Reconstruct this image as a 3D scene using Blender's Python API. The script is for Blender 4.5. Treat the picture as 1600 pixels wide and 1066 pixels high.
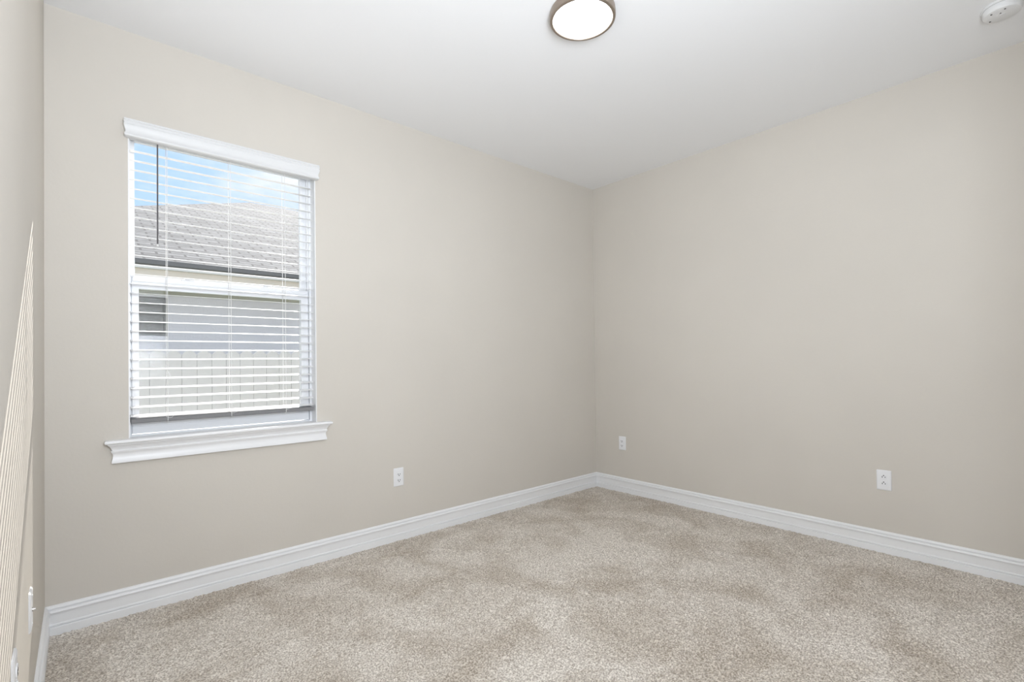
import bpy, bmesh, math, random
import numpy as np
from mathutils import Vector, Matrix

for o in list(bpy.data.objects):
    bpy.data.objects.remove(o)
SC = bpy.context.scene
COL = SC.collection
R = math.radians

# ------------------------------------------------------------------ camera
RES_W, RES_H = 1600, 1066
F_PX, CX, CY = 771.29, 800.86, 555.70
YAW, PITCH, ROLL = 0.719795, 0.010921, -0.011903
cam_data = bpy.data.cameras.new('camera')
cam = bpy.data.objects.new('camera', cam_data)
COL.objects.link(cam)
SC.camera = cam
fw = Vector((math.sin(YAW)*math.cos(PITCH), math.cos(YAW)*math.cos(PITCH), math.sin(PITCH)))
rt = Vector((math.cos(YAW), -math.sin(YAW), 0))
up = rt.cross(fw)
rt2 = rt*math.cos(ROLL) + up*math.sin(ROLL)
up2 = -rt*math.sin(ROLL) + up*math.cos(ROLL)
mw = Matrix.Identity(4)
for i in range(3):
    mw[i][0] = rt2[i]; mw[i][1] = up2[i]; mw[i][2] = -fw[i]
mw.translation = (-3.5871, -2.9359, 1.1574)
cam.matrix_world = mw
cam_data.sensor_width = 36
cam_data.lens = F_PX*36/RES_W
cam_data.shift_x = -(CX-RES_W/2)/RES_W
cam_data.shift_y = (CY-RES_H/2)/RES_W
cam_data.clip_start = 0.02
cam_data.clip_end = 500

# ------------------------------------------------------------------ world: blue sky with thin clouds
world = bpy.data.worlds.new('sky')
SC.world = world
world.use_nodes = True
wt = world.node_tree
wt.nodes.clear()
w_out = wt.nodes.new('ShaderNodeOutputWorld')
w_bg = wt.nodes.new('ShaderNodeBackground')
w_tc = wt.nodes.new('ShaderNodeTexCoord')
w_map = wt.nodes.new('ShaderNodeMapping')
w_map.inputs['Scale'].default_value = (1.0, 1.0, 2.6)
w_map.inputs['Location'].default_value = (0.35, 0.1, 0.2)
w_no = wt.nodes.new('ShaderNodeTexNoise')
w_no.inputs['Scale'].default_value = 3.2
w_no.inputs['Detail'].default_value = 7
w_no.inputs['Roughness'].default_value = 0.55
w_ramp = wt.nodes.new('ShaderNodeValToRGB')
w_ramp.color_ramp.elements[0].position = 0.40
w_ramp.color_ramp.elements[0].color = (0.50, 0.71, 1.0, 1)
w_ramp.color_ramp.elements[1].position = 0.60
w_ramp.color_ramp.elements[1].color = (0.92, 0.95, 1.0, 1)
wt.links.new(w_tc.outputs['Generated'], w_map.inputs['Vector'])
wt.links.new(w_map.outputs['Vector'], w_no.inputs['Vector'])
wt.links.new(w_no.outputs['Fac'], w_ramp.inputs['Fac'])
wt.links.new(w_ramp.outputs['Color'], w_bg.inputs['Color'])
w_bg.inputs['Strength'].default_value = 1.15
wt.links.new(w_bg.outputs['Background'], w_out.inputs['Surface'])

# ------------------------------------------------------------------ sun through the window
sun_d = bpy.data.lights.new('sun', 'SUN')
sun_d.energy = 10.0
sun_d.angle = R(0.5)
sun_d.color = (1.0, 0.965, 0.91)
sun = bpy.data.objects.new('sun', sun_d)
COL.objects.link(sun)
SUN_DIR = Vector((-0.425, -1.0, -0.745)).normalized()
sun.rotation_euler = SUN_DIR.to_track_quat('-Z', 'Y').to_euler()
sun.location = (2, 6, 8)

# ------------------------------------------------------------------ added fill lights, unseen, at the doorway behind the camera
def area(name, loc, rot, sx, sy, power, colour=(1, 1, 1)):
    d = bpy.data.lights.new(name, 'AREA')
    d.shape = 'RECTANGLE'; d.size = sx; d.size_y = sy
    d.energy = power; d.color = colour
    o = bpy.data.objects.new(name, d)
    COL.objects.link(o)
    o.location = loc; o.rotation_euler = rot
    return o
area('fill_light_up', (-3.25, -3.26, 1.60), (R(127), 0, R(2)), 0.7, 1.0, 45, (0.915, 0.985, 1.075))
area('fill_light_side', (-3.2, -3.27, 1.52), (R(114), 0, R(-58)), 0.7, 1.1, 41, (0.915, 0.985, 1.075))

SC.view_settings.view_transform = 'Standard'
SC.view_settings.look = 'None'
SC.view_settings.gamma = 1
SC.view_settings.use_curve_mapping = False
SC.view_settings.exposure = 0.0

# ------------------------------------------------------------------ helpers
def new_mat(name):
    m = bpy.data.materials.new(name)
    m.use_nodes = True
    nt = m.node_tree
    b = nt.nodes['Principled BSDF']
    return m, nt, b

def simple(name, col, rough=0.5, metal=0.0, spec=0.5):
    m, nt, b = new_mat(name)
    b.inputs['Base Color'].default_value = (*col, 1)
    b.inputs['Roughness'].default_value = rough
    b.inputs['Metallic'].default_value = metal
    b.inputs['Specular IOR Level'].default_value = spec
    return m

def noise_mix(nt, b, c1, c2, scale, detail=4, lo=0.35, hi=0.65, vec='Object', stretch=(1, 1, 1)):
    tc = nt.nodes.new('ShaderNodeTexCoord')
    mp = nt.nodes.new('ShaderNodeMapping')
    mp.inputs['Scale'].default_value = stretch
    no = nt.nodes.new('ShaderNodeTexNoise')
    no.inputs['Scale'].default_value = scale
    no.inputs['Detail'].default_value = detail
    rp = nt.nodes.new('ShaderNodeValToRGB')
    rp.color_ramp.elements[0].position = lo; rp.color_ramp.elements[0].color = (*c1, 1)
    rp.color_ramp.elements[1].position = hi; rp.color_ramp.elements[1].color = (*c2, 1)
    nt.links.new(tc.outputs[vec], mp.inputs['Vector'])
    nt.links.new(mp.outputs['Vector'], no.inputs['Vector'])
    nt.links.new(no.outputs['Fac'], rp.inputs['Fac'])
    nt.links.new(rp.outputs['Color'], b.inputs['Base Color'])
    return tc, mp, no, rp

def bump(nt, b, scale, strength, dist, detail=3, vec='Object'):
    tc = nt.nodes.new('ShaderNodeTexCoord')
    no = nt.nodes.new('ShaderNodeTexNoise')
    no.inputs['Scale'].default_value = scale
    no.inputs['Detail'].default_value = detail
    bp = nt.nodes.new('ShaderNodeBump')
    bp.inputs['Strength'].default_value = strength
    bp.inputs['Distance'].default_value = dist
    nt.links.new(tc.outputs[vec], no.inputs['Vector'])
    nt.links.new(no.outputs['Fac'], bp.inputs['Height'])
    nt.links.new(bp.outputs['Normal'], b.inputs['Normal'])

# ------------------------------------------------------------------ materials
WALL_C = (0.650, 0.609, 0.550)
m_wall, nt, b = new_mat('beige_wall_paint')
noise_mix(nt, b, tuple(c*0.985 for c in WALL_C), tuple(min(1, c*1.015) for c in WALL_C), 1.3, 3)
b.inputs['Roughness'].default_value = 0.75
b.inputs['Specular IOR Level'].default_value = 0.25
bump(nt, b, 70, 0.25, 0.0015, 4)

m_ceil, nt, b = new_mat('white_ceiling_paint')
b.inputs['Base Color'].default_value = (0.90, 0.90, 0.905, 1)
b.inputs['Roughness'].default_value = 0.9
b.inputs['Specular IOR Level'].default_value = 0.1
bump(nt, b, 90, 0.15, 0.001, 3)

m_trim = simple('white_trim_paint', (0.86, 0.86, 0.865), 0.35)
m_vinyl = simple('white_window_vinyl', (0.84, 0.85, 0.87), 0.35)
m_slat = simple('white_slat', (0.86, 0.86, 0.86), 0.4)
m_val = simple('white_valance', (0.74, 0.74, 0.74), 0.45)
m_rail = simple('shade_grey_bottom_rail', (0.22, 0.22, 0.225), 0.45)  # white rail, shade on its front put into the grey
m_wand = simple('dark_grey_wand', (0.13, 0.125, 0.13), 0.3)
m_cord = simple('white_cord', (0.80, 0.80, 0.79), 0.8)
m_plate = simple('white_plate_plastic', (0.84, 0.84, 0.85), 0.3)
m_slot = simple('outlet_slot_dark', (0.04, 0.04, 0.04), 0.6)
m_conn = simple('connector_metal', (0.62, 0.6, 0.58), 0.3, 1.0)
m_bronze = simple('brushed_bronze', (0.36, 0.30, 0.25), 0.38, 0.85)
m_smoke = simple('smoke_detector_plastic', (0.80, 0.80, 0.80), 0.45)

m_glow, nt, b = new_mat('lit_diffuser')
b.inputs['Base Color'].default_value = (0.9, 0.9, 0.9, 1)
b.inputs['Emission Color'].default_value = (0.95, 0.99, 1.02, 1)
b.inputs['Emission Strength'].default_value = 16.0

m_glass, nt, b = new_mat('window_glass')
nt.nodes.remove(b)
tr = nt.nodes.new('ShaderNodeBsdfTransparent'); tr.inputs['Color'].default_value = (0.98, 0.98, 0.98, 1)
gl = nt.nodes.new('ShaderNodeBsdfGlossy'); gl.inputs['Roughness'].default_value = 0.0
fr = nt.nodes.new('ShaderNodeFresnel'); fr.inputs['IOR'].default_value = 1.12
mx = nt.nodes.new('ShaderNodeMixShader')
nt.links.new(fr.outputs['Fac'], mx.inputs['Fac'])
nt.links.new(tr.outputs['BSDF'], mx.inputs[1]); nt.links.new(gl.outputs['BSDF'], mx.inputs[2])
nt.links.new(mx.outputs['Shader'], nt.nodes['Material Output'].inputs['Surface'])

m_screen, nt, b = new_mat('insect_screen_mesh')
nt.nodes.remove(b)
tr = nt.nodes.new('ShaderNodeBsdfTransparent')
df = nt.nodes.new('ShaderNodeBsdfDiffuse'); df.inputs['Color'].default_value = (0.35, 0.35, 0.36, 1)
mx = nt.nodes.new('ShaderNodeMixShader'); mx.inputs['Fac'].default_value = 0.14
nt.links.new(tr.outputs['BSDF'], mx.inputs[1]); nt.links.new(df.outputs['BSDF'], mx.inputs[2])
nt.links.new(mx.outputs['Shader'], nt.nodes['Material Output'].inputs['Surface'])

# carpet
m_carpet, nt, b = new_mat('beige_cut_pile_carpet')
tc = nt.nodes.new('ShaderNodeTexCoord')
n1 = nt.nodes.new('ShaderNodeTexNoise'); n1.inputs['Scale'].default_value = 155; n1.inputs['Detail'].default_value = 3
n2 = nt.nodes.new('ShaderNodeTexNoise'); n2.inputs['Scale'].default_value = 2.6; n2.inputs['Detail'].default_value = 6; n2.inputs['Roughness'].default_value = 0.62; n2.inputs['Distortion'].default_value = 0.6
r1 = nt.nodes.new('ShaderNodeValToRGB')
r1.color_ramp.elements[0].position = 0.36; r1.color_ramp.elements[0].color = (0.40, 0.350, 0.297, 1)
r1.color_ramp.elements[1].position = 0.64; r1.color_ramp.elements[1].color = (0.92, 0.86, 0.785, 1)
r2 = nt.nodes.new('ShaderNodeValToRGB')
r2.color_ramp.elements[0].position = 0.36; r2.color_ramp.elements[0].color = (0.76, 0.73, 0.69, 1)
r2.color_ramp.elements[1].position = 0.58; r2.color_ramp.elements[1].color = (1, 1, 1, 1)
mxc = nt.nodes.new('ShaderNodeMixRGB'); mxc.blend_type = 'MULTIPLY'; mxc.inputs['Fac'].default_value = 1
for n in (n1, n2): nt.links.new(tc.outputs['Object'], n.inputs['Vector'])
nt.links.new(n1.outputs['Fac'], r1.inputs['Fac']); nt.links.new(n2.outputs['Fac'], r2.inputs['Fac'])
nt.links.new(r1.outputs['Color'], mxc.inputs['Color1']); nt.links.new(r2.outputs['Color'], mxc.inputs['Color2'])
nt.links.new(mxc.outputs['Color'], b.inputs['Base Color'])
b.inputs['Roughness'].default_value = 1.0
b.inputs['Specular IOR Level'].default_value = 0.05

# outside
m_stucco, nt, b = new_mat('blue_shade_stucco')
b.inputs['Base Color'].default_value = (0.88, 0.88, 0.95, 1)  # whitish wall with the blue of sky-lit shade put into its colour
b.inputs['Roughness'].default_value = 0.9
bump(nt, b, 40, 0.5, 0.01, 4)
m_soffit = simple('lawn_bounce_soffit', (0.56, 0.54, 0.37), 0.8)  # green reflected from the lawn is put into this colour
m_fascia = simple('cream_fascia', (0.66, 0.61, 0.53), 0.6)
m_gutter = simple('dark_grey_gutter', (0.15, 0.15, 0.15), 0.6)
m_gutter_lit = simple('lit_gutter_bottom', (0.72, 0.72, 0.70), 0.5)  # light on the gutter bottom, put in as a paler colour
m_fence = simple('white_fence_vinyl', (0.62, 0.62, 0.63), 0.6)
m_nwin = simple('dark_window_glass', (0.10, 0.12, 0.12), 0.08)
m_nfrm = simple('grey_window_frame', (0.16, 0.17, 0.17), 0.5)
m_lawn, nt, b = new_mat('green_lawn')
noise_mix(nt, b, (0.20, 0.24, 0.12), (0.34, 0.37, 0.22), 9, 5)
b.inputs['Roughness'].default_value = 1.0

m_shingle, nt, b = new_mat('grey_roof_shingles')
tc = nt.nodes.new('ShaderNodeTexCoord')
mp = nt.nodes.new('ShaderNodeMapping')
br = nt.nodes.new('ShaderNodeTexBrick')
br.inputs['Scale'].default_value = 1.0
br.inputs['Brick Width'].default_value = 0.33
br.inputs['Row Height'].default_value = 0.145
br.inputs['Mortar Size'].default_value = 0.018
br.inputs['Mortar Smooth'].default_value = 0.3
br.inputs['Bias'].default_value = 0.0
br.inputs['Color1'].default_value = (0.235, 0.235, 0.24, 1)
br.inputs['Color2'].default_value = (0.135, 0.135, 0.14, 1)
br.inputs['Mortar'].default_value = (0.05, 0.05, 0.055, 1)
ns = nt.nodes.new('ShaderNodeTexNoise'); ns.inputs['Scale'].default_value = 5; ns.inputs['Detail'].default_value = 8; ns.inputs['Roughness'].default_value = 0.75
rs = nt.nodes.new('ShaderNodeValToRGB')
rs.color_ramp.elements[0].position = 0.3; rs.color_ramp.elements[0].color = (0.62, 0.61, 0.6, 1)
rs.color_ramp.elements[1].position = 0.7; rs.color_ramp.elements[1].color = (1.3, 1.28, 1.25, 1)
ms = nt.nodes.new('ShaderNodeMixRGB'); ms.blend_type = 'MULTIPLY'; ms.inputs['Fac'].default_value = 1
nt.links.new(tc.outputs['UV'], mp.inputs['Vector']); nt.links.new(mp.outputs['Vector'], br.inputs['Vector'])
nt.links.new(tc.outputs['UV'], ns.inputs['Vector'])
nt.links.new(ns.outputs['Fac'], rs.inputs['Fac'])
nt.links.new(br.outputs['Color'], ms.inputs['Color1']); nt.links.new(rs.outputs['Color'], ms.inputs['Color2'])
nt.links.new(ms.outputs['Color'], b.inputs['Base Color'])
b.inputs['Roughness'].default_value = 0.95

# ------------------------------------------------------------------ mesh helpers
def obj(name, bm, mat, parent=None, smooth=False, recalc=True):
    if recalc:
        bmesh.ops.recalc_face_normals(bm, faces=bm.faces)
    me = bpy.data.meshes.new(name)
    bm.to_mesh(me); bm.free()
    me.materials.append(mat)
    if smooth:
        for p in me.polygons: p.use_smooth = True
        me.set_sharp_from_angle(angle=R(35))
    o = bpy.data.objects.new(name, me)
    COL.objects.link(o)
    if parent is not None:
        o.parent = parent
        o.location = -Vector(parent.location) if parent.get('_abs') else (0, 0, 0)
    return o

def empty(name, loc=(0, 0, 0), absolute=True):
    o = bpy.data.objects.new(name, None)
    o.empty_display_size = 0.05
    COL.objects.link(o)
    o.location = loc
    if absolute: o['_abs'] = 1      # parts are modelled in world coordinates
    return o

def sub(name, bm, mat, parent, smooth=False):
    """a sub-part modelled in the same coordinates as its parent part"""
    o = obj(name, bm, mat, None, smooth)
    o.parent = parent
    return o

def tag(o, label, cat, group=None):
    o['label'] = label; o['category'] = cat
    if group: o['group'] = group
    return o

def structure(o, label=None):
    o['kind'] = 'structure'
    if label: o['label'] = label
    return o

def box(bm, x0, x1, y0, y1, z0, z1, bev=0.0):
    t = bmesh.new()
    vs = [t.verts.new(c) for c in ((x0,y0,z0),(x1,y0,z0),(x1,y1,z0),(x0,y1,z0),(x0,y0,z1),(x1,y0,z1),(x1,y1,z1),(x0,y1,z1))]
    for f in ((0,1,2,3),(4,5,6,7),(0,1,5,4),(1,2,6,5),(2,3,7,6),(3,0,4,7)):
        t.faces.new([vs[i] for i in f])
    bmesh.ops.recalc_face_normals(t, faces=t.faces)
    if bev > 0:
        bmesh.ops.bevel(t, geom=list(t.edges), offset=bev, segments=2, profile=0.5, affect='EDGES')
    me = bpy.data.meshes.new('tmp'); t.to_mesh(me); t.free()
    bm.from_mesh(me); bpy.data.meshes.remove(me)

def tube(bm, pts, r, n=8, caps=True):
    pts = [Vector(p) for p in pts]
    rings = []
    for i, p in enumerate(pts):
        d = (pts[min(i+1, len(pts)-1)] - pts[max(i-1, 0)]).normalized()
        a = d.orthogonal().normalized() if abs(d.z) < 0.9 else d.cross(Vector((1, 0, 0))).normalized()
        c = d.cross(a)
        rr = r[i] if isinstance(r, (list, tuple)) else r
        rings.append([bm.verts.new(p + (a*math.cos(2*math.pi*k/n) + c*math.sin(2*math.pi*k/n))*rr) for k in range(n)])
    for A, B in zip(rings[:-1], rings[1:]):
        for k in range(n):
            bm.faces.new((A[k], A[(k+1) % n], B[(k+1) % n], B[k]))
    if caps:
        bm.faces.new(rings[0]); bm.faces.new(rings[-1])

def lathe(bm, prof, n=64, centre=(0, 0, 0), axis='z'):
    """prof: (radius, height) list; closed by caps where radius is 0"""
    c = Vector(centre)
    def P(r, h, a):
        x, y = r*math.cos(a), r*math.sin(a)
        if axis == 'z': return c + Vector((x, y, h))
        if axis == 'y': return c + Vector((x, h, y))
        return c + Vector((h, x, y))
    rings = []
    for r, h in prof:
        if r <= 1e-7: rings.append([bm.verts.new(P(0, h, 0))])
        else: rings.append([bm.verts.new(P(r, h, 2*math.pi*k/n)) for k in range(n)])
    for A, B in zip(rings[:-1], rings[1:]):
        for k in range(n):
            a0, a1 = A[k % len(A)], A[(k+1) % len(A)]
            b0, b1 = B[k % len(B)], B[(k+1) % len(B)]
            vs = []
            for v in (a0, a1, b1, b0):
                if v not in vs: vs.append(v)
            if len(vs) > 2: bm.faces.new(vs)


# ------------------------------------------------------------------ room dimensions
XL, YB, H = -3.7025, -3.12, 2.74
WX0, WX1, WZ0, WZ1 = -3.415, -2.543, 0.800, 2.300       # window opening
T = 0.20                                                # wall thickness

# far wall with the window opening
bm = bmesh.new()
xs = [XL-T, WX0, WX1, T]; zs = [-0.02, WZ0, WZ1, H+0.12]
def shell_wall(bm, xs, zs, hole, y0, y1):
    V = {}
    for i, x in enumerate(xs):
        for k, z in enumerate(zs):
            for j, y in enumerate((y0, y1)):
                V[i, k, j] = bm.verts.new((x, y, z))
    for i in range(len(xs)-1):
        for k in range(len(zs)-1):
            if (i, k) in hole: continue
            for j in (0, 1):
                bm.faces.new((V[i,k,j], V[i+1,k,j], V[i+1,k+1,j], V[i,k+1,j]))
    def side(a, b):
        bm.faces.new((V[(*a,0)], V[(*b,0)], V[(*b,1)], V[(*a,1)]))
    for (i, k) in hole:
        side((i,k),(i+1,k)); side((i,k+1),(i+1,k+1)); side((i,k),(i,k+1)); side((i+1,k),(i+1,k+1))
    nx, nz = len(xs)-1, len(zs)-1
    for i in range(nx):
        if (i, 0) not in hole: side((i,0),(i+1,0))
        if (i, nz-1) not in hole: side((i,nz),(i+1,nz))
    for k in range(nz):
        side((0,k),(0,k+1)); side((nx,k),(nx,k+1))
shell_wall(bm, xs, zs, {(1, 1)}, 0.0, T)
structure(obj('wall_back', bm, m_wall))
bm = bmesh.new(); box(bm, XL-T, XL, YB-0.12, 0.0, -0.02, H+0.12)
structure(obj('wall_left', bm, m_wall))
bm = bmesh.new(); box(bm, 0.0, T, YB-0.12, 0.0, -0.02, H+0.12)
structure(obj('wall_right', bm, m_wall))
# wall behind the camera, with a wide doorway opened for the fill lights
bm = bmesh.new()
shell_wall(bm, [XL, -3.66, -1.75, 0.0], [-0.02, 0.0, 2.12, H+0.12], {(1, 1)}, YB-0.12, YB)
structure(obj('wall_front', bm, m_wall))
bm = bmesh.new(); box(bm, XL-T, T, -6.0, T, H, H+0.12)
structure(obj('ceiling', bm, m_ceil))
# unseen hall beyond the doorway, added to keep sky light out
bm = bmesh.new()
box(bm, XL-T, XL, -6.0, YB-0.12, -0.02, H); box(bm, 0, T, -6.0, YB-0.12, -0.02, H); box(bm, XL, 0, -6.0, -5.88, -0.02, H)
structure(obj('added_hall_wall', bm, m_wall))

# ------------------------------------------------------------------ carpeted floor (tufted surface)
def smooth_noise(nx, ny, cell, rng):
    gx, gy = int(nx/cell)+3, int(ny/cell)+3
    g = rng.random((gx, gy))
    x = np.arange(nx)/cell; y = np.arange(ny)/cell
    xi, yi = x.astype(int), y.astype(int)
    fx, fy = x-xi, y-yi
    fx = fx*fx*(3-2*fx); fy = fy*fy*(3-2*fy)
    a = g[np.ix_(xi, yi)]; b_ = g[np.ix_(xi+1, yi)]; c = g[np.ix_(xi, yi+1)]; d = g[np.ix_(xi+1, yi+1)]
    fx = fx[:, None]; fy = fy[None, :]
    return (a*(1-fx)+b_*fx)*(1-fy) + (c*(1-fx)+d*fx)*fy

def carpet():
    step = 0.0055
    x0, x1, y0, y1 = XL, 0.0, YB, 0.0
    nx, ny = int((x1-x0)/step)+1, int((y1-y0)/step)+1
    rng = np.random.default_rng(7)
    xs_ = np.linspace(x0, x1, nx); ys_ = np.linspace(y0, y1, ny)
    X, Y = np.meshgrid(xs_, ys_, indexing='ij')
    Z = rng.random((nx, ny))*0.0045 + smooth_noise(nx, ny, 2.3, rng)*0.006
    Z += smooth_noise(nx, ny, 22, rng)*0.003 + smooth_noise(nx, ny, 60, rng)*0.004
    X = X + (rng.random((nx, ny))-.5)*step*0.7; Y = Y + (rng.random((nx, ny))-.5)*step*0.7
    # pressed line left in the pile
    A = np.array((-0.42, -2.522)); B = np.array((-1.03, -2.529))
    ab = B-A; L2 = ab@ab
    t = np.clip(((X-A[0])*ab[0]+(Y-A[1])*ab[1])/L2, 0, 1)
    d = np.hypot(X-(A[0]+t*ab[0]), Y-(A[1]+t*ab[1]))
    Z += -0.010*np.exp(-(d/0.010)**2)+0.004*np.exp(-((d-0.025)/0.012)**2)
    Z -= 0.013
    X = np.clip(X, x0, x1); Y = np.clip(Y, y0, y1)
    co = np.stack([X, Y, Z], -1).reshape(-1, 3)
    idx = np.arange(nx*ny).reshape(nx, ny)
    quads = np.stack([idx[:-1, :-1], idx[1:, :-1], idx[1:, 1:], idx[:-1, 1:]], -1).reshape(-1, 4)
    me = bpy.data.meshes.new('floor')
    me.vertices.add(len(co)); me.vertices.foreach_set('co', co.astype(np.float32).ravel())
    me.loops.add(quads.size); me.loops.foreach_set('vertex_index', quads.astype(np.int32).ravel())
    me.polygons.add(len(quads)); me.polygons.foreach_set('loop_start', (np.arange(len(quads))*4).astype(np.int32))
    me.update(calc_edges=True)
    me.materials.append(m_carpet)
    for p_ in (me.polygons,):
        p_.foreach_set('use_smooth', np.ones(len(quads), dtype=bool))
    o = bpy.data.objects.new('floor', me); COL.objects.link(o)
    return structure(o)
carpet()
bm = bmesh.new(); box(bm, XL, 0, -5.88, YB, -0.12, -0.004)
structure(obj('added_hall_floor', bm, m_carpet))

# ------------------------------------------------------------------ baseboards: moulded profile with mitred corners
BP = [(0.0165, -0.02), (0.0165, 0.030), (0.0155, 0.0325), (0.0100, 0.0332), (0.0100, 0.0358), (0.0148, 0.0372), (0.0140, 0.0420),
      (0.0105, 0.0455), (0.0100, 0.0880), (0.0105, 0.0885), (0.0165, 0.0905), (0.0178, 0.0960), (0.0160, 0.1015), (0.0110, 0.1050), (0.0070, 0.1056),
      (0.0070, 0.1080), (0.0108, 0.1095), (0.0108, 0.1125), (0.0085, 0.1170), (0.0045, 0.1215), (0.0, 0.1226)]
def baseboard(name, a, b_, inward, m0, m1):
    """run from a to b_ along a wall, profile offset along inward; m0/m1 = mitre sign at each end"""
    a, b_, inward = Vector(a), Vector(b_), Vector(inward)
    d = (b_-a).normalized()
    bm = bmesh.new()
    rows = []
    for e, (p, s) in enumerate(((a, m0), (b_, -m1))):
        rows.append([bm.verts.new(p + inward*t + d*(t*s) + Vector((0, 0, z))) for t, z in BP]
                    + [bm.verts.new(p + Vector((0, 0, -0.02)))])
    n = len(rows[0])
    for i in range(n):
        bm.faces.new((rows[0][i], rows[0][(i+1) % n], rows[1][(i+1) % n], rows[1][i]))
    bm.faces.new(rows[0]); bm.faces.new(rows[1])
    return structure(obj(name, bm, m_trim))
baseboard('baseboard_back', (XL, 0, 0), (0, 0, 0), (0, -1, 0), 1, 1)
baseboard('baseboard_left', (XL, 0, 0), (XL, YB, 0), (1, 0, 0), 1, 1)
baseboard('baseboard_right', (0, 0, 0), (0, YB, 0), (-1, 0, 0), 1, 1)

# ------------------------------------------------------------------ window: frame, sashes, panes, sill
win = structure(empty('window_1', (0, 0, 0), False), 'white single-hung window in the beige wall')
YF = 0.070                                              # room-side face of the window unit
GX0u, GX1u, GZ0u, GZ1u = -3.383, -2.596, 1.603, 2.264   # upper glass
GX0l, GX1l, GZ0l, GZ1l = -3.370, -2.604, 0.905, 1.533   # lower glass
def ring(bm, x0, x1, z0, z1, gx0, gx1, gz0, gz1, y0, y1):
    box(bm, x0, gx0, y0, y1, z0, z1); box(bm, gx1, x1, y0, y1, z0, z1)
    box(bm, gx0, gx1, y0, y1, z0, gz0); box(bm, gx0, gx1, y0, y1, gz1, z1)
bm = bmesh.new()
ring(bm, WX0, WX1, WZ0, WZ1, WX0+0.012, WX1-0.016, WZ0+0.02, WZ1-0.012, YF, YF+0.085)
# track ribs on both jambs
for yy in (YF+0.018, YF+0.040, YF+0.062):
    box(bm, WX1-0.022, WX1-0.016, yy, yy+0.003, WZ0+0.02, WZ1-0.012)
    box(bm, WX0+0.012, WX0+0.018, yy, yy+0.003, WZ0+0.02, WZ1-0.012)
frame = obj('window_frame', bm, m_vinyl, win)
bm = bmesh.new()
box(bm, WX1-0.005, WX1, 0.0, YF, 0.8155, WZ1); box(bm, WX0, WX0+0.005, 0.0, YF, 0.8155, WZ1); box(bm, WX0+0.005, WX1-0.005, 0.0, YF, WZ1-0.005, WZ1)
obj('jamb_liner', bm, m_trim, win)
bm = bmesh.new()
ring(bm, WX0+0.012, WX1-0.016, 1.560, WZ1-0.012, GX0u, GX1u, GZ0u, GZ1u, YF+0.042, YF+0.062)
ring(bm, WX0+0.012, GX1u+0.014, 1.575, WZ1-0.012, GX0u-0.001, GX1u+0.001, GZ0u-0.004, GZ1u+0.004, YF+0.036, YF+0.042)
us = obj('upper_sash', bm, m_vinyl, win)
bm = bmesh.new(); box(bm, GX0u-0.004, GX1u+0.004, YF+0.050, YF+0.053, GZ0u-0.004, GZ1u+0.004)
sub('pane', bm, m_glass, us)
bm = bmesh.new()
ring(bm, WX0+0.018, WX1-0.022, WZ0+0.025, 1.588, GX0l, GX1l, GZ0l, GZ1l, YF+0.006, YF+0.036)
box(bm, WX0+0.02, WX1-0.024, YF+0.000, YF+0.008, 1.566, 1.588, 0.002)     # meeting rail lip
box(bm, WX0+0.02, WX1-0.024, YF-0.001, YF+0.008, WZ0+0.060, WZ0+0.068, 0.002)   # lift ridge on the bottom rail
ls = obj('lower_sash', bm, m_vinyl, win)
bm = bmesh.new(); box(bm, GX0l-0.004, GX1l+0.004, YF+0.016, YF+0.019, GZ0l-0.004, GZ1l+0.004)
sub('pane', bm, m_glass, ls)
for lx in (-3.165, -2.79):
    bm = bmesh.new()
    box(bm, lx-0.030, lx+0.030, YF+0.008, YF+0.032, 1.588, 1.595, 0.002)
    lathe(bm, [(0, 1.595), (0.012, 1.595), (0.012, 1.604), (0, 1.606)], 16, (lx, YF+0.02, 0))
    box(bm, lx-0.004, lx+0.028, YF+0.004, YF+0.012, 1.596, 1.603, 0.002)
    sub('sash_lock', bm, m_vinyl, ls, True)
bm = bmesh.new(); box(bm, GX0l-0.01, GX1l+0.01, YF+0.066, YF+0.0665, GZ0l-0.03, GZ1l+0.03)
obj('insect_screen', bm, m_screen, win)

# window sill (stool) with its moulded apron, mitred at both ends
def moulding(bm, xl, xr, prof, ybase=0.0):
    """stack of rectangles against the wall: prof = (projection, z); side returns have the same profile"""
    rows = [[bm.verts.new(v) for v in ((xl-t, ybase, z), (xl-t, ybase-t, z), (xr+t, ybase-t, z), (xr+t, ybase, z))] for t, z in prof]
    for A, B in zip(rows[:-1], rows[1:]):
        for i in range(4):
            bm.faces.new((A[i], A[(i+1) % 4], B[(i+1) % 4], B[i]))
    bm.faces.new(rows[0]); bm.faces.new(rows[-1])
SP = [(0.018, 0.706), (0.021, 0.708), (0.0215, 0.716), (0.018, 0.730), (0.0165, 0.742), (0.018, 0.753), (0.0215, 0.757), (0.0235, 0.761),
      (0.0235, 0.766), (0.020, 0.768), (0.022, 0.774), (0.027, 0.784), (0.0335, 0.791), (0.0355, 0.793), (0.0355, 0.796), (0.043, 0.798),
      (0.046, 0.801), (0.0475, 0.806), (0.046, 0.811), (0.042, 0.8145), (0.038, 0.815)]
bm = bmesh.new()
moulding(bm, -3.457, -2.514, SP)
box(bm, WX0+0.0005, WX1-0.0005, -0.002, YF+0.002, 0.7995, 0.815)
obj('window_sill', bm, m_trim, win, True)

# ------------------------------------------------------------------ venetian blind
bl = tag(empty('venetian_blind', (-2.98, 0.03, 0.815), True),
         'white slatted venetian blind with tilted open slats hanging in the window', 'window blind')
BX0, BX1 = WX0+0.006, WX1-0.014
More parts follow.
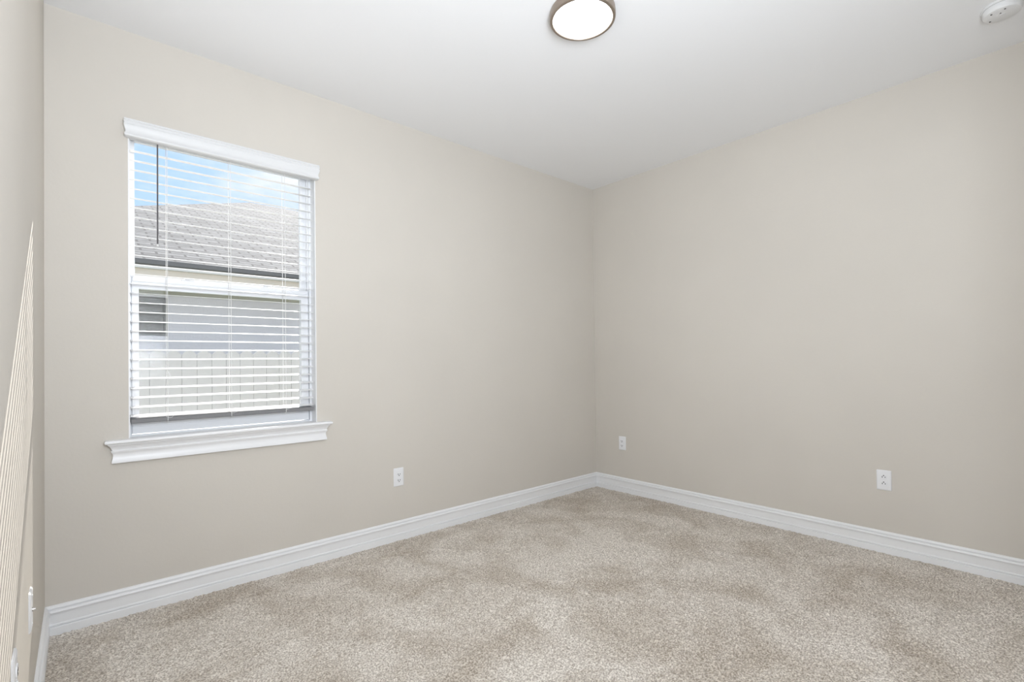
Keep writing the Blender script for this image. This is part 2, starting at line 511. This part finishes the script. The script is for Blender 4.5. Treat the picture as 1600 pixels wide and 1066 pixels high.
# valance across the top, outside the opening
VP = [(0.020, 2.232), (0.026, 2.2325), (0.0325, 2.236), (0.0345, 2.241), (0.0325, 2.246), (0.0300, 2.252), (0.0295, 2.262),
      (0.0325, 2.272), (0.0355, 2.282), (0.0360, 2.288), (0.0345, 2.291), (0.0325, 2.2925), (0.0345, 2.296), (0.0370, 2.301),
      (0.0350, 2.306), (0.0330, 2.308), (0.0350, 2.311), (0.0345, 2.315), (0.030, 2.317)]
bm = bmesh.new()
moulding(bm, -3.396, -2.564, VP)
obj('valance', bm, m_val, bl, True)
bm = bmesh.new()
box(bm, BX0, BX1, 0.002, 0.056, 2.246, 2.290, 0.0015)
obj('headrail', bm, m_slat, bl)
TILT = R(7.8)
def slat_bm(zc, w=0.046, th=0.0026, x0=BX0+0.002, x1=BX1-0.002, yc=0.030, tilt=TILT):
    bm = bmesh.new()
    c, s = math.cos(tilt), math.sin(tilt)
    n = 6
    ring_ = []
    pts = []
    for i in range(n+1):
        u = -w/2 + w*i/n
        crown = 0.0006*(1-(2*u/w)**2)
        pts.append((u, th/2*(0.6 if i in (0, n) else 1)+crown))
    for i in range(n, -1, -1):
        u = -w/2 + w*i/n
        crown = 0.0006*(1-(2*u/w)**2)
        pts.append((u, -th/2*(0.6 if i in (0, n) else 1)+crown))
    A = [bm.verts.new((x0, yc+u*c-v*s, zc+u*s+v*c)) for u, v in pts]
    B = [bm.verts.new((x1, yc+u*c-v*s, zc+u*s+v*c)) for u, v in pts]
    m = len(pts)
    for i in range(m): bm.faces.new((A[i], A[(i+1) % m], B[(i+1) % m], B[i]))
    bm.faces.new(A); bm.faces.new(B)
    return bm
Z0, NS = 2.186, 28
PITCHS = (2.186-0.958)/27
proto = obj('slat', slat_bm(Z0), m_slat, bl)
for i in range(1, NS):
    s = proto.copy(); COL.objects.link(s); s.parent = bl
    s.location = Vector(proto.location) - Vector((0, 0, PITCHS*i))
s = proto.copy(); COL.objects.link(s); s.parent = bl
s.location = Vector(proto.location) - Vector((0, 0, Z0-0.917))
# bottom rail, tilted with the slats; its grey stands in for shade
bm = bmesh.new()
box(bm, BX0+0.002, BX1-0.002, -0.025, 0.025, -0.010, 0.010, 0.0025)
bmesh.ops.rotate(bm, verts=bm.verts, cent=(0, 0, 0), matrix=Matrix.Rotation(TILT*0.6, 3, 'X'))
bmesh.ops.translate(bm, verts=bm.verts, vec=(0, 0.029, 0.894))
br_ = obj('bottom_rail', bm, m_rail, bl); br_['label'] = 'bottom rail with its shade put into a dark grey colour'
# ladder cords: a front and a back string at each station with rungs, and a lift cord
for lx in (-3.262, -2.985, -2.712):
    bm = bmesh.new()
    yo, yi = 0.030+0.026*math.cos(TILT), 0.030-0.026*math.cos(TILT)
    dz = 0.026*math.sin(TILT)
    tube(bm, [(lx, yi, 2.247), (lx, yi, 0.885)], 0.0015, 6)
    tube(bm, [(lx, yo, 2.247), (lx, yo, 0.895)], 0.0013, 6)
    for i in range(NS):
        z = Z0-PITCHS*i-0.0022
        tube(bm, [(lx, yi, z-dz), (lx, yo, z+dz)], 0.0006, 5)
    c = obj('ladder_cord', bm, m_cord, bl)
    # knots under the rail
    bm = bmesh.new()
    lathe(bm, [(0, 0.876), (0.004, 0.877), (0.005, 0.881), (0.004, 0.885), (0, 0.886)], 12, (lx, 0.02, 0))
    sub('cord_button', bm, m_cord, c, True)
for lx in (-2.975, -2.703):                    # loose loops of cord at the rail
    bm = bmesh.new()
    tube(bm, [(lx-0.012, 0.002, 0.915), (lx-0.016, -0.001, 0.905), (lx-0.006, -0.003, 0.900), (lx+0.004, -0.003, 0.903), (lx+0.018, -0.002, 0.908), (lx+0.022, 0.0, 0.914), (lx+0.012, 0.0, 0.917), (lx, 0.0, 0.912)], 0.0011, 6)
    obj('cord_loop', bm, m_cord, bl)
bm = bmesh.new()
lx = -3.255
tube(bm, [(lx-0.012, 0.002, 0.915), (lx-0.014, -0.001, 0.903), (lx-0.004, -0.003, 0.899), (lx+0.008, -0.003, 0.900), (lx+0.014, -0.002, 0.908), (lx+0.006, 0.0, 0.915)], 0.0011, 6)
obj('cord_loop', bm, m_cord, bl)
# tilt wand
bm = bmesh.new()
tube(bm, [(-3.300, 0.000, 2.246), (-3.301, -0.004, 2.215), (-3.302, -0.005, 1.744)], 0.0036, 6)
w = obj('tilt_wand', bm, m_wand, bl, True); w['label'] = 'dark grey tilt wand'
bm = bmesh.new(); tube(bm, [(-3.302, -0.005, 1.745), (-3.302, -0.005, 1.735)], 0.0046, 8)
sub('wand_tip', bm, m_cord, w)

# ------------------------------------------------------------------ outlets
def plate_frame(side, u, z):
    """returns function mapping local (a along wall, d out of wall, h up) to world"""
    if side == 'back': return lambda a, d, h: Vector((u+a, -d, z+h))
    if side == 'right': return lambda a, d, h: Vector((-d, u-a, z+h))
    return lambda a, d, h: Vector((XL+d, u+a, z+h))
def warp(bm, f):
    for v in bm.verts: v.co = f(v.co.x, v.co.y, v.co.z)
def plate_bm(f, w=0.072, h=0.118, t=0.006):
    bm = bmesh.new()
    rows = []
    for k, (s, d) in enumerate(((0, 0.0), (0, 0.0025), (0.003, 0.0052), (0.006, t))):
        W, Hh = w/2-s, h/2-s
        pts = []
        rr = 0.003
        for cx_, cz_, a0 in ((W-rr, Hh-rr, 0), (-W+rr, Hh-rr, 90), (-W+rr, -Hh+rr, 180), (W-rr, -Hh+rr, 270)):
            for q in (0, 45, 90):
                an = R(a0+q); pts.append((cx_+rr*math.cos(an), d, cz_+rr*math.sin(an)))
        rows.append([bm.verts.new(p_) for p_ in pts])
    n = len(rows[0])
    for A, B in zip(rows[:-1], rows[1:]):
        for i in range(n): bm.faces.new((A[i], A[(i+1) % n], B[(i+1) % n], B[i]))
    bm.faces.new(rows[-1]); bm.faces.new(rows[0])
    warp(bm, f)
    return bm
def duplex(side, u, z, label, group='wall outlets', flip=1):
    f = plate_frame(side, u, z)
    e = tag(empty('wall_outlet', tuple(f(0, 0, 0)), True), label, 'outlet', group)
    obj('cover_plate', plate_bm(f), m_plate, e, True)
    for s in (1, -1):
        bm = bmesh.new()
        zc = s*0.0195
        pts = []
        for k in range(28):
            an = 2*math.pi*k/28
            pts.append((0.0172*math.cos(an), max(-0.0125, min(0.0125, 0.0172*math.sin(an)))))
        A = [bm.verts.new((a, 0.005, zc+h_)) for a, h_ in pts]
        B = [bm.verts.new((a, 0.0078, zc+h_)) for a, h_ in pts]
        C_ = [bm.verts.new((a*0.95, 0.0085, zc+h_*0.95)) for a, h_ in pts]
        for P_, Q_ in ((A, B), (B, C_)):
            for i in range(28): bm.faces.new((P_[i], P_[(i+1) % 28], Q_[(i+1) % 28], Q_[i]))
        bm.faces.new(C_); bm.faces.new(A)
        warp(bm, f)
        rec = obj('receptacle', bm, m_plate, e, True)
        bm = bmesh.new()
        box(bm, -0.0088, -0.0052, 0.0080, 0.0089, zc-0.0035, zc+0.0045)
        box(bm, 0.0052, 0.0088, 0.0080, 0.0089, zc-0.003, zc+0.004)
        lathe(bm, [(0, 0.0080), (0.0032, 0.0080), (0.0032, 0.0089), (0, 0.0089)], 14, (0, 0, zc-0.0085), 'y')
        for v in bm.verts: v.co.z = zc+(v.co.z-zc)*flip
        warp(bm, f)
        sub('contact_slots', bm, m_slot, rec)
    bm = bmesh.new(); lathe(bm, [(0, 0.0055), (0.0032, 0.0060), (0.0030, 0.0072), (0, 0.0076)], 14, (0, 0, 0), 'y'); warp(bm, f)
    obj('screw', bm, m_plate, e, True)
    return e
duplex('back', -2.019, 0.4065, 'white duplex outlet under and right of the window')
duplex('right', -0.2965, 0.4225, 'small far white duplex outlet near the room corner on the right wall')
duplex('right', -2.1745, 0.424, 'larger white duplex outlet at the right end of the right wall', flip=-1)
duplex('left', -1.345, 0.450, 'white outlet on the sunlit left wall, nearer the camera, cut off at the bottom edge')
# coax plate further along the left wall
f = plate_frame('left', -0.850, 0.425)
e = tag(empty('coax_wall_plate', tuple(f(0, 0, 0)), True), 'white cable wall plate with a metal stub on the left wall, nearer the far corner', 'wall plate')
obj('cover_plate', plate_bm(f), m_plate, e, True)
bm = bmesh.new(); lathe(bm, [(0, 0.004), (0.0065, 0.006), (0.0065, 0.0105), (0.0048, 0.0105), (0.0048, 0.014), (0.0030, 0.014), (0, 0.0125)], 12, (0, 0, 0), 'y'); warp(bm, f)
obj('coax_connector', bm, m_conn, e, True)
for s in (1, -1):
    bm = bmesh.new(); lathe(bm, [(0, 0.0055), (0.0034, 0.0060), (0.0030, 0.0074), (0, 0.0078)], 12, (0, 0, s*0.042), 'y'); warp(bm, f)
    obj('screw', bm, m_plate, e, True)

# ------------------------------------------------------------------ ceiling light
LC = Vector((-1.868, -1.484, H))
cl = tag(empty('ceiling_light', tuple(LC), False), 'round flush ceiling light with bronze rim and glowing white diffuser', 'ceiling light')
bm = bmesh.new()
lathe(bm, [(0.120, 0.0), (0.143, 0.0), (0.1470, -0.004), (0.1485, -0.020), (0.1485, -0.033), (0.1470, -0.0385), (0.1420, -0.0418), (0.1350, -0.0415),
           (0.1325, -0.0385), (0.1325, -0.020), (0.120, -0.016), (0.120, 0.0)], 96)
rim = obj('rim', bm, m_bronze, cl, True)
bm = bmesh.new()
lathe(bm, [(0.1320, -0.018), (0.1322, -0.034), (0.130, -0.0365), (0.115, -0.0385), (0.06, -0.0398), (0, -0.040)], 96)
obj('diffuser', bm, m_glow, cl, True)

# ------------------------------------------------------------------ smoke detector
SDC = Vector((-0.440, -2.741, H))
sd = tag(empty('smoke_detector', tuple(SDC), False), 'round white smoke detector on the ceiling in the top right corner', 'smoke detector')
bm = bmesh.new()
lathe(bm, [(0, 0), (0.070, 0), (0.071, -0.003), (0.070, -0.009), (0.066, -0.010), (0, -0.010)], 64)
obj('mounting_base', bm, m_smoke, sd, True)
bm = bmesh.new()
lathe(bm, [(0, -0.010), (0.065, -0.0105), (0.067, -0.013), (0.0665, -0.030), (0.063, -0.0365), (0.055, -0.0395), (0, -0.041)], 64)
body = obj('housing', bm, m_smoke, sd, True)
for an, rr, l in ((140, 0.050, 0.006), (195, 0.048, 0.0055), (60, 0.048, 0.006), (170, 0.022, 0.005)):
    bm = bmesh.new()
    lathe(bm, [(0, -0.0415), (l*0.6, -0.0412), (l*0.6, -0.0392), (0, -0.039)], 14, (rr*math.cos(R(an)), rr*math.sin(R(an)), 0))
    sub('vent_hole', bm, m_slot, body)
bm = bmesh.new(); lathe(bm, [(0, -0.0425), (0.010, -0.0425), (0.0115, -0.041), (0.0115, -0.039)], 24)
sub('test_button', bm, m_smoke, body, True)

# ------------------------------------------------------------------ outside: lawn, fence, neighbour's house
GZ = -0.55
bm = bmesh.new(); box(bm, -30, 30, T+0.001, 40, GZ-0.1, GZ)
g = structure(obj('ground', bm, m_lawn), 'lawn between the houses')

bm = bmesh.new()
box(bm, -9.0, XL-T-0.001, 0.0, T, GZ, H+0.3); box(bm, T+0.001, 6.0, 0.0, T, GZ, H+0.3)
box(bm, XL-T, T, 0.0, T, GZ, -0.021); box(bm, XL-T, T, 0.0, T, H+0.121, H+0.3)
m_ext = simple('pale_grey_stucco', (0.58, 0.60, 0.64), 0.9)
structure(obj('wall_exterior', bm, m_ext))
# fence of round-topped boards
FY, FTOP, BW = 3.06, 1.302, 0.133
bm = bmesh.new()
nb = 46
fx0 = -5.2
for i in range(nb):
    x0 = fx0+i*BW; x1 = x0+BW-0.003
    pts = [(x0, GZ)]
    for k in range(9):
        u = k/8
        pts.append((x0+(x1-x0)*u, FTOP-0.042*(2*u-1)**2))
    pts.append((x1, GZ))
    A = [bm.verts.new((a, FY, z)) for a, z in pts]; B = [bm.verts.new((a, FY+0.02, z)) for a, z in pts]
    n = len(pts)
    for q in range(n): bm.faces.new((A[q], A[(q+1) % n], B[(q+1) % n], B[q]))
    bm.faces.new(A); bm.faces.new(B)
fence = tag(empty('privacy_fence', (fx0, FY, GZ), True), 'white board fence with rounded board tops outside the window', 'fence')
obj('board_panel', bm, m_fence, fence)
for k in range(2):
    bm = bmesh.new(); box(bm, fx0, fx0+nb*BW, FY+0.021, FY+0.06, GZ+0.25+k*1.2, GZ+0.34+k*1.2)
    obj('rail', bm, m_fence, fence)

# house
HY = 5.45; SZ = 2.125; EY = HY-0.60
house = tag(empty('neighbouring_house', (0, HY, GZ), True), 'pale single-storey house with grey shingle hip roof outside the window', 'house')
HX0, HX1, HY1 = -5.23, 22.0, 5.45+22.9
WNX0, WNX1, WNZ0, WNZ1 = -3.75, -2.655, 1.562, 2.10
bm = bmesh.new()
shell_wall(bm, [HX0, WNX0, WNX1, HX1], [GZ, WNZ0, WNZ1, SZ+0.1], {(1, 1)}, HY, HY+0.2)
box(bm, HX0, HX0+0.2, HY+0.2, HY1, GZ, SZ+0.1); box(bm, HX1-0.2, HX1, HY+0.2, HY1, GZ, SZ+0.1); box(bm, HX0, HX1, HY1, HY1+0.2, GZ, SZ+0.1)
obj('wall', bm, m_stucco, house)
bm = bmesh.new()
A = [bm.verts.new((HX0-0.6, y, z)) for y, z in ((EY, 2.182), (HY+0.02, SZ), (HY+0.02, SZ+0.015), (EY, 2.197))]
B = [bm.verts.new((HX1+0.6, y, z)) for y, z in ((EY, 2.182), (HY+0.02, SZ), (HY+0.02, SZ+0.015), (EY, 2.197))]
for q in range(4): bm.faces.new((A[q], A[(q+1) % 4], B[(q+1) % 4], B[q]))
bm.faces.new(A); bm.faces.new(B)
box(bm, HX0-0.6, HX0, HY, HY1, SZ, SZ+0.015)
obj('soffit', bm, m_soffit, house)
bm = bmesh.new(); box(bm, HX0-0.6, HX1+0.6, EY-0.02, EY, 2.178, 2.50)
obj('fascia', bm, m_fascia, house)
bm = bmesh.new()
box(bm, HX0-0.6, HX1+0.6, EY-0.11, EY-0.021, 2.432, 2.500, 0.01)
obj('gutter', bm, m_gutter, house)
bm = bmesh.new(); box(bm, HX0-0.6, HX1+0.6, EY-0.075, EY-0.021, 2.385, 2.430, 0.008)  # paler strip standing in for the lit gutter bottom
obj('gutter_lit_strip', bm, m_gutter_lit, house)
# roof: hip ends, ridge parallel to our wall
RZ0 = 2.502
RY = EY-0.04; half = 13.97-RY+0.0
PIT = (6.20-RZ0)/half
RX0 = 0.40
hx0 = -5.83
hx1 = 24.0
bm = bmesh.new()
v = [bm.verts.new(c) for c in ((hx0, RY, RZ0), (hx1, RY, RZ0), (hx1, RY+2*half, RZ0), (hx0, RY+2*half, RZ0), (RX0, RY+half, 6.20), (hx1-half, RY+half, 6.20))]
faces = [bm.faces.new((v[0], v[1], v[5], v[4])), bm.faces.new((v[3], v[0], v[4])), bm.faces.new((v[2], v[3], v[4], v[5])), bm.faces.new((v[1], v[2], v[5]))]
bm.faces.new((v[3], v[2], v[1], v[0]))
bmesh.ops.recalc_face_normals(bm, faces=bm.faces)
uv = bm.loops.layers.uv.new('UVMap')
for fc in bm.faces:
    nrm = fc.normal
    hor = Vector((-nrm.y, nrm.x, 0))
    if hor.length < 1e-4: hor = Vector((1, 0, 0))
    hor.normalize(); upv = nrm.cross(hor)
    for lp in fc.loops: lp[uv].uv = (lp.vert.co.dot(hor), lp.vert.co.dot(upv))
obj('roof', bm, m_shingle, house, recalc=False)
# its window
bm = bmesh.new()
ring(bm, WNX0, WNX1, WNZ0, WNZ1, WNX0+0.05, WNX1-0.05, WNZ0+0.04, WNZ1-0.04, HY+0.03, HY+0.09)
box(bm, WNX0+0.05, WNX1-0.05, HY+0.04, HY+0.08, 1.83, 1.86)
wf = obj('window', bm, m_nfrm, house)
bm = bmesh.new(); box(bm, WNX0+0.04, WNX1-0.04, HY+0.06, HY+0.065, WNZ0+0.03, WNZ1-0.03)
pn = sub('pane', bm, m_nwin, wf);
